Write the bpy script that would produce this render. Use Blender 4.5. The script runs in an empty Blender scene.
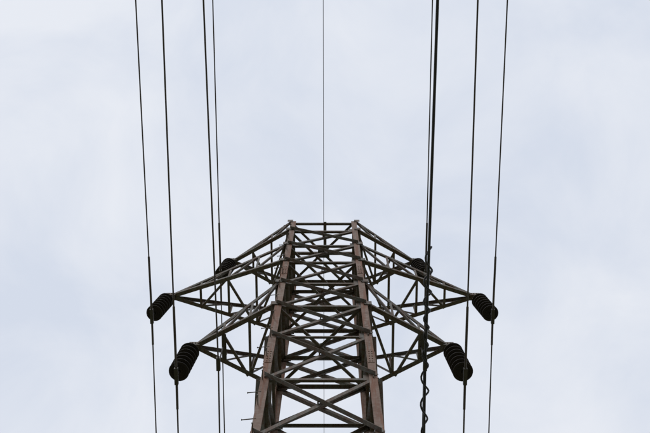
import bpy, bmesh, math, random
from mathutils import Vector, Matrix
random.seed(4)
D=6.0; CZ=1.6
W=0.1325            # half body width (units of D)
YC=1.1325           # tower axis distance (units of D)
scene=bpy.context.scene
scene.view_settings.view_transform='Standard'; scene.view_settings.look='None'; scene.view_settings.exposure=0

def P(x,y,h): return Vector((x*D,y*D,h*D+CZ))

# ---------- materials
def mat_metal(name,c1,c2,c3,rough=0.6,metal=0.25,s1=1.3,lo=.45,hi=.62,streak=None):
    m=bpy.data.materials.new(name); m.use_nodes=True; nt=m.node_tree; n=nt.nodes; l=nt.links
    b=n['Principled BSDF']; tc=n.new('ShaderNodeTexCoord')
    n1=n.new('ShaderNodeTexNoise'); n1.inputs['Scale'].default_value=s1; n1.inputs['Detail'].default_value=8; n1.inputs['Roughness'].default_value=.7
    n2=n.new('ShaderNodeTexNoise'); n2.inputs['Scale'].default_value=14; n2.inputs['Detail'].default_value=6
    l.new(tc.outputs['Object'],n1.inputs['Vector']); l.new(tc.outputs['Object'],n2.inputs['Vector'])
    r1=n.new('ShaderNodeValToRGB'); r1.color_ramp.elements[0].position=lo; r1.color_ramp.elements[1].position=hi
    r1.color_ramp.elements[0].color=(*c1,1); r1.color_ramp.elements[1].color=(*c2,1)
    l.new(n1.outputs['Fac'],r1.inputs['Fac'])
    mx=n.new('ShaderNodeMixRGB'); mx.inputs['Color2'].default_value=(*c3,1)
    r2=n.new('ShaderNodeMapRange'); r2.inputs['From Min'].default_value=.45; r2.inputs['From Max'].default_value=.7
    r2.inputs['To Max'].default_value=.8
    l.new(n2.outputs['Fac'],r2.inputs['Value']); l.new(r2.outputs['Result'],mx.inputs['Fac'])
    l.new(r1.outputs['Color'],mx.inputs['Color1']); out=mx.outputs['Color']
    if streak:
        mp=n.new('ShaderNodeMapping'); mp.inputs['Scale'].default_value=(16,16,.9)
        n3=n.new('ShaderNodeTexNoise'); n3.inputs['Scale'].default_value=1.0; n3.inputs['Detail'].default_value=5; n3.inputs['Roughness'].default_value=.65
        l.new(tc.outputs['Object'],mp.inputs['Vector']); l.new(mp.outputs['Vector'],n3.inputs['Vector'])
        r3=n.new('ShaderNodeMapRange'); r3.inputs['From Min'].default_value=.46; r3.inputs['From Max'].default_value=.60; r3.inputs['To Max'].default_value=.9
        l.new(n3.outputs['Fac'],r3.inputs['Value'])
        m2=n.new('ShaderNodeMixRGB'); m2.inputs['Color2'].default_value=(*streak,1)
        l.new(r3.outputs['Result'],m2.inputs['Fac']); l.new(out,m2.inputs['Color1']); out=m2.outputs['Color']
    l.new(out,b.inputs['Base Color'])
    b.inputs['Roughness'].default_value=rough; b.inputs['Metallic'].default_value=metal
    bp=n.new('ShaderNodeBump'); bp.inputs['Strength'].default_value=.25; bp.inputs['Distance'].default_value=.01
    l.new(n2.outputs['Fac'],bp.inputs['Height']); l.new(bp.outputs['Normal'],b.inputs['Normal'])
    return m
M_leg=mat_metal('weathered_rusty_leg_steel',(.20,.13,.10),(.125,.072,.05),(.26,.20,.17),.8,0,streak=(.17,.065,.032))
M_br=mat_metal('weathered_galvanised_steel',(.115,.112,.10),(.10,.068,.05),(.165,.155,.14),.75,.05,s1=.9,streak=(.10,.055,.035))
M_ins=mat_metal('brown_glazed_porcelain',(.024,.017,.016),(.032,.022,.019),(.022,.018,.017),.75,0)
M_cap=mat_metal('insulator_cap_iron',(.06,.055,.05),(.05,.04,.03),(.08,.075,.07),.6,.2)
M_wire=mat_metal('oxidised_conductor',(.085,.070,.063),(.065,.05,.045),(.10,.088,.08),.7,.1)
M_blk=mat_metal('black_cable_sheath',(.018,.018,.02),(.026,.026,.026),(.03,.03,.03),.55,0)
M_conc=mat_metal('footing_concrete',(.32,.31,.29),(.25,.24,.22),(.36,.35,.33),.9,0)

# ---------- helpers
def add_L(bm,p0,p1,size,t,u,v):
    ax=(p1-p0).normalized()
    u=(u-ax*u.dot(ax)).normalized(); v=(v-ax*v.dot(ax)-u*v.dot(u)).normalized()
    prof=[(0,0),(size,0),(size,t),(t,t),(t,size),(0,size)]
    a=[bm.verts.new(p0+u*x+v*y) for x,y in prof]; b=[bm.verts.new(p1+u*x+v*y) for x,y in prof]
    for i in range(6):
        j=(i+1)%6; bm.faces.new((a[i],a[j],b[j],b[i]))
    bm.faces.new(a[::-1]); bm.faces.new(b)
def add_box(bm,c,ux,uy,uz):
    vs=[bm.verts.new(c+ux*a+uy*b+uz*d) for a in(-1,1) for b in(-1,1) for d in(-1,1)]
    for f in((0,1,3,2),(4,6,7,5),(0,4,5,1),(2,3,7,6),(0,2,6,4),(1,5,7,3)): bm.faces.new([vs[i] for i in f])
def add_rod(bm,p0,p1,r,seg=8):
    ax=(p1-p0).normalized(); u=ax.orthogonal().normalized(); v=ax.cross(u)
    a=[];b=[]
    for i in range(seg):
        an=2*math.pi*i/seg; o=(u*math.cos(an)+v*math.sin(an))*r
        a.append(bm.verts.new(p0+o)); b.append(bm.verts.new(p1+o))
    for i in range(seg):
        j=(i+1)%seg; bm.faces.new((a[i],a[j],b[j],b[i]))
    bm.faces.new(a[::-1]); bm.faces.new(b)
def lathe(bm,p0,ax,prof,seg=28):
    u=ax.orthogonal().normalized(); v=ax.cross(u); rings=[]
    for r,z in prof:
        rings.append([bm.verts.new(p0+ax*z+(u*math.cos(2*math.pi*i/seg)+v*math.sin(2*math.pi*i/seg))*max(r,1e-4)) for i in range(seg)])
    for k in range(len(rings)-1):
        for i in range(seg):
            j=(i+1)%seg; bm.faces.new((rings[k][i],rings[k][j],rings[k+1][j],rings[k+1][i]))
def finish(bm,name,mats,parent=None,smooth=False):
    bmesh.ops.recalc_face_normals(bm,faces=bm.faces)
    me=bpy.data.meshes.new(name); bm.to_mesh(me); bm.free()
    for m in (mats if isinstance(mats,list) else [mats]): me.materials.append(m)
    if smooth:
        for p in me.polygons: p.use_smooth=True
    o=bpy.data.objects.new(name,me); scene.collection.objects.link(o)
    if parent: o.parent=parent
    return o

# ---------- tower
tower=bpy.data.objects.new('transmission_tower',None); scene.collection.objects.link(tower)
GH=-CZ/D
def hw(h):
    w=W+(3.93-h)*.0075
    return w if h>=2.0 else w+(2.0-h)/(2.0-GH)*0.19
def corner(sx,sy,h):
    w=hw(h); return P(sx*w,YC+sy*w,h)
TOP=3.93
bm=bmesh.new()
for sx in(-1,1):
    for sy in(-1,1):
        add_L(bm,corner(sx,sy,2.0),corner(sx,sy,TOP+.004),.125,.012,Vector((-sx,0,0)),Vector((0,-sy,0)))
        add_L(bm,corner(sx,sy,GH+.01),corner(sx,sy,2.0),.145,.014,Vector((-sx,0,0)),Vector((0,-sy,0)))
        for hs in (2.45,3.24):
            c=corner(sx,sy,hs)
            add_box(bm,c+Vector((-sx*.062,sy*.006,0)),Vector((.052,0,0)),Vector((0,.005,0)),Vector((0,0,.25)))
            add_box(bm,c+Vector((sx*.006,-sy*.062,0)),Vector((.005,0,0)),Vector((0,.052,0)),Vector((0,0,.25)))
            for q in range(-2,3):
                for o_ in(-.085,-.04):
                    add_rod(bm,c+Vector((sx*o_,sy*.008,q*.1)),c+Vector((sx*o_,sy*.022,q*.1)),.011,6)
                    add_rod(bm,c+Vector((sx*.008,sy*o_,q*.1)),c+Vector((sx*.022,sy*o_,q*.1)),.011,6)
finish(bm,'legs',M_leg,tower)
lv=[TOP,3.80,3.585,3.365,3.115,2.886,2.62,2.32,2.0,1.62,1.2,.72,.2]
horiz={TOP,3.80,3.585,3.365,3.115,2.886,2.62,2.32,2.0,1.2,.2}
bm=bmesh.new(); bg=bmesh.new()
faces=[((-1,-1),(1,-1),Vector((0,1,0))),((-1,1),(1,1),Vector((0,-1,0))),((-1,-1),(-1,1),Vector((1,0,0))),((1,-1),(1,1),Vector((-1,0,0)))]
for a,b,n in faces:
    for i in range(len(lv)-1):
        h1,h0=lv[i],lv[i+1]
        s=.068 if h0>2.8 else .070
        A0,A1=corner(*a,h0),corner(*a,h1); B0,B1=corner(*b,h0),corner(*b,h1)
        z=Vector((0,0,1)); t=(B0-A0).normalized()
        if h1!=TOP:
            i0=t*random.uniform(.02,.05)
            add_L(bm,A0+n*.016+i0,B1+n*.016-i0,s,.007,-z,n); add_L(bm,B0-n*.008-i0,A1-n*.008+i0,s,.007,z,-n)
            c=(A0+B1)/2
            add_rod(bg,c-n*.03,c+n*.045,.012,6)
            for E_ in(A0+t*.06+z*.06,B0-t*.06+z*.06,A1+t*.06-z*.06,B1-t*.06-z*.06):
                add_rod(bg,E_-n*.03,E_+n*.04,.012,6)
        for C,d in((A0,t),(B0,-t)):
            add_box(bg,C+d*.125+n*.026,d*.085,n*.004,z*.10)
    for h in horiz:
        A,B=corner(*a,h),corner(*b,h)
        add_L(bm,A+n*.032,B+n*.032,.068 if h!=2.62 else .05,.007,Vector((0,0,-1)),n)
for h in (TOP-.004,3.795,3.58,3.365,2.886,2.0):
    zz=Vector((0,0,1))
    c=[corner(-1,-1,h),corner(1,1,h),corner(-1,1,h),corner(1,-1,h)]
    add_L(bm,c[0]+zz*.02,c[1]+zz*.02,.052,.006,(c[2]-c[3]),zz)
    if h not in(3.795,3.58): add_L(bm,c[2]-zz*.02,c[3]-zz*.02,.052,.006,(c[0]-c[1]),-zz)
add_L(bm,P(-W,YC,TOP)+Vector((0,0,.03)),P(W,YC,TOP)+Vector((0,0,.03)),.07,.007,Vector((0,1,0)),Vector((0,0,1)))
add_L(bm,P(0,YC-W,TOP-.01),P(0,YC,TOP-.01),.07,.007,Vector((1,0,0)),Vector((0,0,1)))
finish(bm,'lattice_bracing',M_br,tower)
# ---------- cross-arms
tips={'top':(.356,3.80,TOP),'mid':(.534,3.365,3.585),'bottom':(.387,2.886,3.115)}
for key,(xt,h,hu) in tips.items():
    for sx in(-1,1):
        bm=bmesh.new()
        T=P(sx*xt,YC,h); zz=Vector((0,0,1)); ins=Vector((-sx,0,0))
        Tn={-1:T+Vector((0,-.05,0)),1:T+Vector((0,.05,0))}
        L={};U={}
        for sy in(-1,1):
            L[sy]=corner(sx,sy,h)+Vector((sx*.012,0,0)); U[sy]=corner(sx,sy,hu)+Vector((sx*.012,0,0))
            inn=Vector((0,-sy,0))
            add_L(bm,L[sy],Tn[sy],.082,.008,inn,zz)
            add_L(bm,U[sy],Tn[sy]+zz*.05,.07,.008,inn,-zz)
        N=4 if key=='mid' else 3
        def pt(S,sy,f): return S[sy].lerp(Tn[sy]+(zz*.05 if S is U else zz*0),f)
        for k in range(1,N):
            f=k/N
            add_L(bm,pt(L,-1,f)+zz*.012,pt(L,1,f)+zz*.012,.05,.006,ins,zz)
            for sy in(-1,1):
                add_L(bm,pt(L,sy,f)+Vector((0,-sy*.012,0)),pt(U,sy,f)+Vector((0,-sy*.012,0)),.043,.005,ins,Vector((0,-sy,0)))
        for k in range(N-1):
            f0,f1=k/N,(k+1)/N
            s=1 if k%2 else -1
            add_L(bm,pt(L,s,f0)+zz*.02,pt(L,-s,f1)+zz*.02,.048,.006,Vector((0,1,0)),zz)
            for sy in(-1,1):
                add_L(bm,pt(U,sy,f0)+Vector((0,-sy*.02,0)),pt(L,sy,f1)+Vector((0,-sy*.02,0)),.043,.005,zz,Vector((0,-sy,0)))
        add_box(bg,T+zz*.02+Vector((sx*.02,-.058,0)),Vector((.10,0,0)),Vector((0,.005,0)),zz*.065)
        add_box(bg,T+zz*.02+Vector((sx*.02,.058,0)),Vector((.10,0,0)),Vector((0,.005,0)),zz*.065)
        add_box(bg,T-zz*.008+Vector((sx*.02,0,0)),Vector((.09,0,0)),Vector((0,.05,0)),zz*.005)
        for q in(-.05,.0,.06):
            add_rod(bg,T+zz*.02+Vector((sx*q,-.08,0)),T+zz*.02+Vector((sx*q,.08,0)),.012,6)
        for sy in(-1,1):
            for S in(L,U):
                add_box(bg,S[sy]+Vector((sx*.0,sy*.015,0)),Vector((.065,0,0)),Vector((0,.004,0)),zz*.085)
        finish(bm,'cross_arm_'+key,M_br,tower)
finish(bg,'gusset_plates',M_br,tower)
bm=bmesh.new()
h=.35
k=0
while h<TOP-.05:
    c=corner(-1,-1,h)
    if k%2: add_rod(bm,c+Vector((.04,.0,0)),c+Vector((-.15,.02,0)),.008); add_rod(bm,c+Vector((-.15,.02,0)),c+Vector((-.16,.02,0)),.013)
    else: add_rod(bm,c+Vector((.03,.04,0)),c+Vector((.03,-.14,0)),.008); add_rod(bm,c+Vector((.03,-.14,0)),c+Vector((.03,-.15,0)),.013)
    h+=.075; k+=1
finish(bm,'step_bolts',M_br,tower)
bm=bmesh.new()
for sx in(-1,1):
    for sy in(-1,1):
        c=corner(sx,sy,GH)
        lathe(bm,Vector((c.x,c.y,-.6)),Vector((0,0,1)),[(0,0),(.5,0),(.5,.6),(.3,.85),(.28,.95),(0,.95)],24)
finish(bm,'footings',M_conc,tower)

# ---------- conductors
def wire_pt(x,h0,t,a,b,slopef):
    s=t
    if s<0: z=h0*D+CZ-a*(-s)+b*s*s
    else:   z=h0*D+CZ-slopef*s+b*s*s
    return Vector((x*D,YC*D+s,z))
def make_curve(name,pts,r,mat,parent=None):
    cu=bpy.data.curves.new(name,'CURVE'); cu.dimensions='3D'; cu.bevel_depth=r; cu.bevel_resolution=2; cu.use_fill_caps=True
    sp=cu.splines.new('POLY'); sp.points.add(len(pts)-1)
    for i,p in enumerate(pts): sp.points[i].co=(*p,1)
    cu.materials.append(mat)
    o=bpy.data.objects.new(name,cu); scene.collection.objects.link(o)
    if parent: o.parent=parent
    return o
ts=[-110+i*2 for i in range(111)]
ts=sorted(set(ts+[-.4,-.2,0,.2,.4,-1,1]))
def line(name,x,h0,a,sf,r,mat,b=.0004):
    return make_curve(name,[wire_pt(x,h0,t,a,b,sf) for t in ts],r,mat)
cond={'top':(.387,3.61,.01,.03),'mid':(.570,3.165,.03,.045),'bottom':(.412,2.66,-.005,.06)}
for key,(xt,h,hu) in tips.items():
    cx,ch,a,sf=cond[key]
    for sx in(-1,1):
        w=line('power_line',sx*cx,ch,a,sf,.0135 if key!='bottom' else .0145,M_wire)
        make_curve('armour_rods',[wire_pt(sx*cx,ch,t,a,.0004,sf) for t in(-1.25,-.8,-.4,0)],.022,M_wire,w)
        make_curve('armour_rods_back',[wire_pt(sx*cx,ch,t,a,.0004,sf) for t in(0,.3,.6)],.022,M_wire,w)
        T=P(sx*xt,YC,h)+Vector((sx*.06,0,-.02)); E=P(sx*cx,YC,ch)
        ax=(E-T).normalized(); LL=(E-T).length
        bm=bmesh.new()
        add_rod(bm,T,T+ax*.18,.018)
        n=7; z0=.14; sp=(LL-.14-.14)/n; R=.17
        if key=='bottom': R=.18
        bc=bmesh.new()
        for k in range(n):
            z=z0+k*sp
            lathe(bm,T,ax,[(.03,z+.035),(.07,z+.045),(R*.8,z+.062),(R,z+.092),(R*.985,z+.104),(R*.86,z+.088),(R*.74,z+.112),(R*.66,z+.084),(R*.52,z+.112),(R*.42,z+.082),(.03,z+.09)])
            lathe(bc,T,ax,[(0,z-.01),(.042,z-.005),(.05,z+.03),(.048,z+.046),(0.02,z+.05)],16)
            add_rod(bc,T+ax*(z+.05),T+ax*(z+sp),.014)
        add_rod(bc,T+ax*(LL-.2),E,.016)
        add_box(bc,E+Vector((0,0,-.012)),Vector((.032,0,0)),Vector((0,.15,0)),Vector((0,0,.035)))
        add_box(bc,E+Vector((0,0,.05)),Vector((.02,0,0)),Vector((0,.05,0)),Vector((0,0,.06)))
        o=finish(bm,'insulator_string',M_ins,None,True)
        finish(bc,'caps_and_clamp',M_cap,o,False)
line('ground_wire',0,TOP+.03,.03,.04,.0065,M_wire)
bm=bmesh.new(); add_rod(bm,P(0,YC,TOP-.01),P(0,YC,TOP+.03),.03); add_box(bm,P(0,YC,TOP+.03),Vector((.03,0,0)),Vector((0,.12,0)),Vector((0,0,.03)))
add_box(bm,P(0,YC,TOP-.015),Vector((.14,0,0)),Vector((0,.1,0)),Vector((0,0,.008)))
finish(bm,'ground_wire_clamp',M_cap,tower)
for sx in(-1,1):
    h0=2.75; x=.306 if sx>0 else .302
    sf=.09; a=.095
    r=.025 if sx>0 else .0145
    c=line('overhead_cable',sx*x,h0,a,sf,r,M_blk if sx>0 else M_wire,.0008)
    bm=bmesh.new()
    add_rod(bm,P(sx*x,YC,2.886),P(sx*x,YC,h0),.014)
    add_L(bm,P(sx*x,YC-.042,2.886)+Vector((0,0,-.01)),P(sx*x,YC+.042,2.886)+Vector((0,0,-.01)),.06,.007,Vector((1,0,0)),Vector((0,0,1)))
    add_box(bm,P(sx*x,YC,h0),Vector((.035,0,0)),Vector((0,.12,0)),Vector((0,0,.04)))
    finish(bm,'suspension_bracket',M_cap,c)
    if sx>0:
        pts=[]
        t=-2.2
        an=0
        while t<9:
            p=wire_pt(x,h0,t,a if t<0 else .07,.0008,sf); an+=.04*2*math.pi/(.42+.1*math.sin(t*1.9))
            rr=.055+.014*math.sin(t*3.1)
            pts.append(p+Vector((math.cos(an)*rr,0,math.sin(an)*rr))); t+=.04
        make_curve('spiral_damper',pts,.018,M_blk,c)

# ---------- ground
bm=bmesh.new()
N=80; S=1500
def gc(i):
    f=(i/N*2-1); return math.copysign(abs(f)**2.2,f)*S
vs=[[bm.verts.new((gc(i),gc(j),(0 if max(abs(gc(i)),abs(gc(j)))<15 else .25*math.sin(gc(i)*.05)*math.cos(gc(j)*.043)))) for j in range(N+1)] for i in range(N+1)]
for i in range(N):
    for j in range(N): bm.faces.new((vs[i][j],vs[i+1][j],vs[i+1][j+1],vs[i][j+1]))
M_g=mat_metal('rough_dry_grass',(.10,.11,.05),(.18,.15,.09),(.13,.13,.07),.95,0,.15)
finish(bm,'ground',M_g)

# ---------- world: overcast sky
w=bpy.data.worlds.new('World'); scene.world=w; w.use_nodes=True; nt=w.node_tree; n=nt.nodes; l=nt.links
bg_=n['Background']; sky=n.new('ShaderNodeTexSky'); sky.sky_type='NISHITA'; sky.sun_disc=False
SE,SR=math.radians(52),math.radians(200)
sky.sun_elevation=SE; sky.sun_rotation=SR
tc=n.new('ShaderNodeTexCoord')
mp=n.new('ShaderNodeMapping'); mp.inputs['Scale'].default_value=(1,1,1.0); mp.inputs['Location'].default_value=(.62,.33,.2)
l.new(tc.outputs['Generated'],mp.inputs['Vector'])
nz=n.new('ShaderNodeTexNoise'); nz.inputs['Scale'].default_value=5.5; nz.inputs['Detail'].default_value=6; nz.inputs['Roughness'].default_value=.55; nz.inputs['Distortion'].default_value=.4
l.new(mp.outputs['Vector'],nz.inputs['Vector'])
rp=n.new('ShaderNodeValToRGB'); e=rp.color_ramp.elements
e[0].position=.34; e[0].color=(6.9,7.45,8.55,1); e[1].position=.66; e[1].color=(8.35,8.65,9.3,1)
l.new(nz.outputs['Fac'],rp.inputs['Fac'])
mx=n.new('ShaderNodeMixRGB'); mx.inputs['Fac'].default_value=.95
l.new(sky.outputs['Color'],mx.inputs['Color1']); l.new(rp.outputs['Color'],mx.inputs['Color2'])
l.new(mx.outputs['Color'],bg_.inputs['Color']); bg_.inputs['Strength'].default_value=.1
sun=bpy.data.lights.new('sun','SUN'); sun.energy=1.0; sun.angle=math.radians(15); sun.color=(1,.97,.92)
so=bpy.data.objects.new('sun',sun); scene.collection.objects.link(so)
d=Vector((math.sin(SR)*math.cos(SE),math.cos(SR)*math.cos(SE),math.sin(SE)))
so.rotation_euler=d.to_track_quat('Z','Y').to_euler()

# ---------- camera
cam=bpy.data.cameras.new('camera'); co=bpy.data.objects.new('camera',cam); scene.collection.objects.link(co); scene.camera=co
cam.sensor_width=36; cam.lens=55.4; cam.clip_end=5000; cam.clip_start=.05
th=math.radians(76)
f=Vector((0,math.cos(th),math.sin(th))); r=Vector((1,0,0)); u=r.cross(f)
yaw=.0056
f2=(f-r*yaw).normalized(); r2=(r-f2*r.dot(f2)).normalized(); u2=r2.cross(f2)
m=Matrix((r2,u2,-f2)).transposed().to_4x4(); m.translation=Vector((.17,0,CZ)); co.matrix_world=m
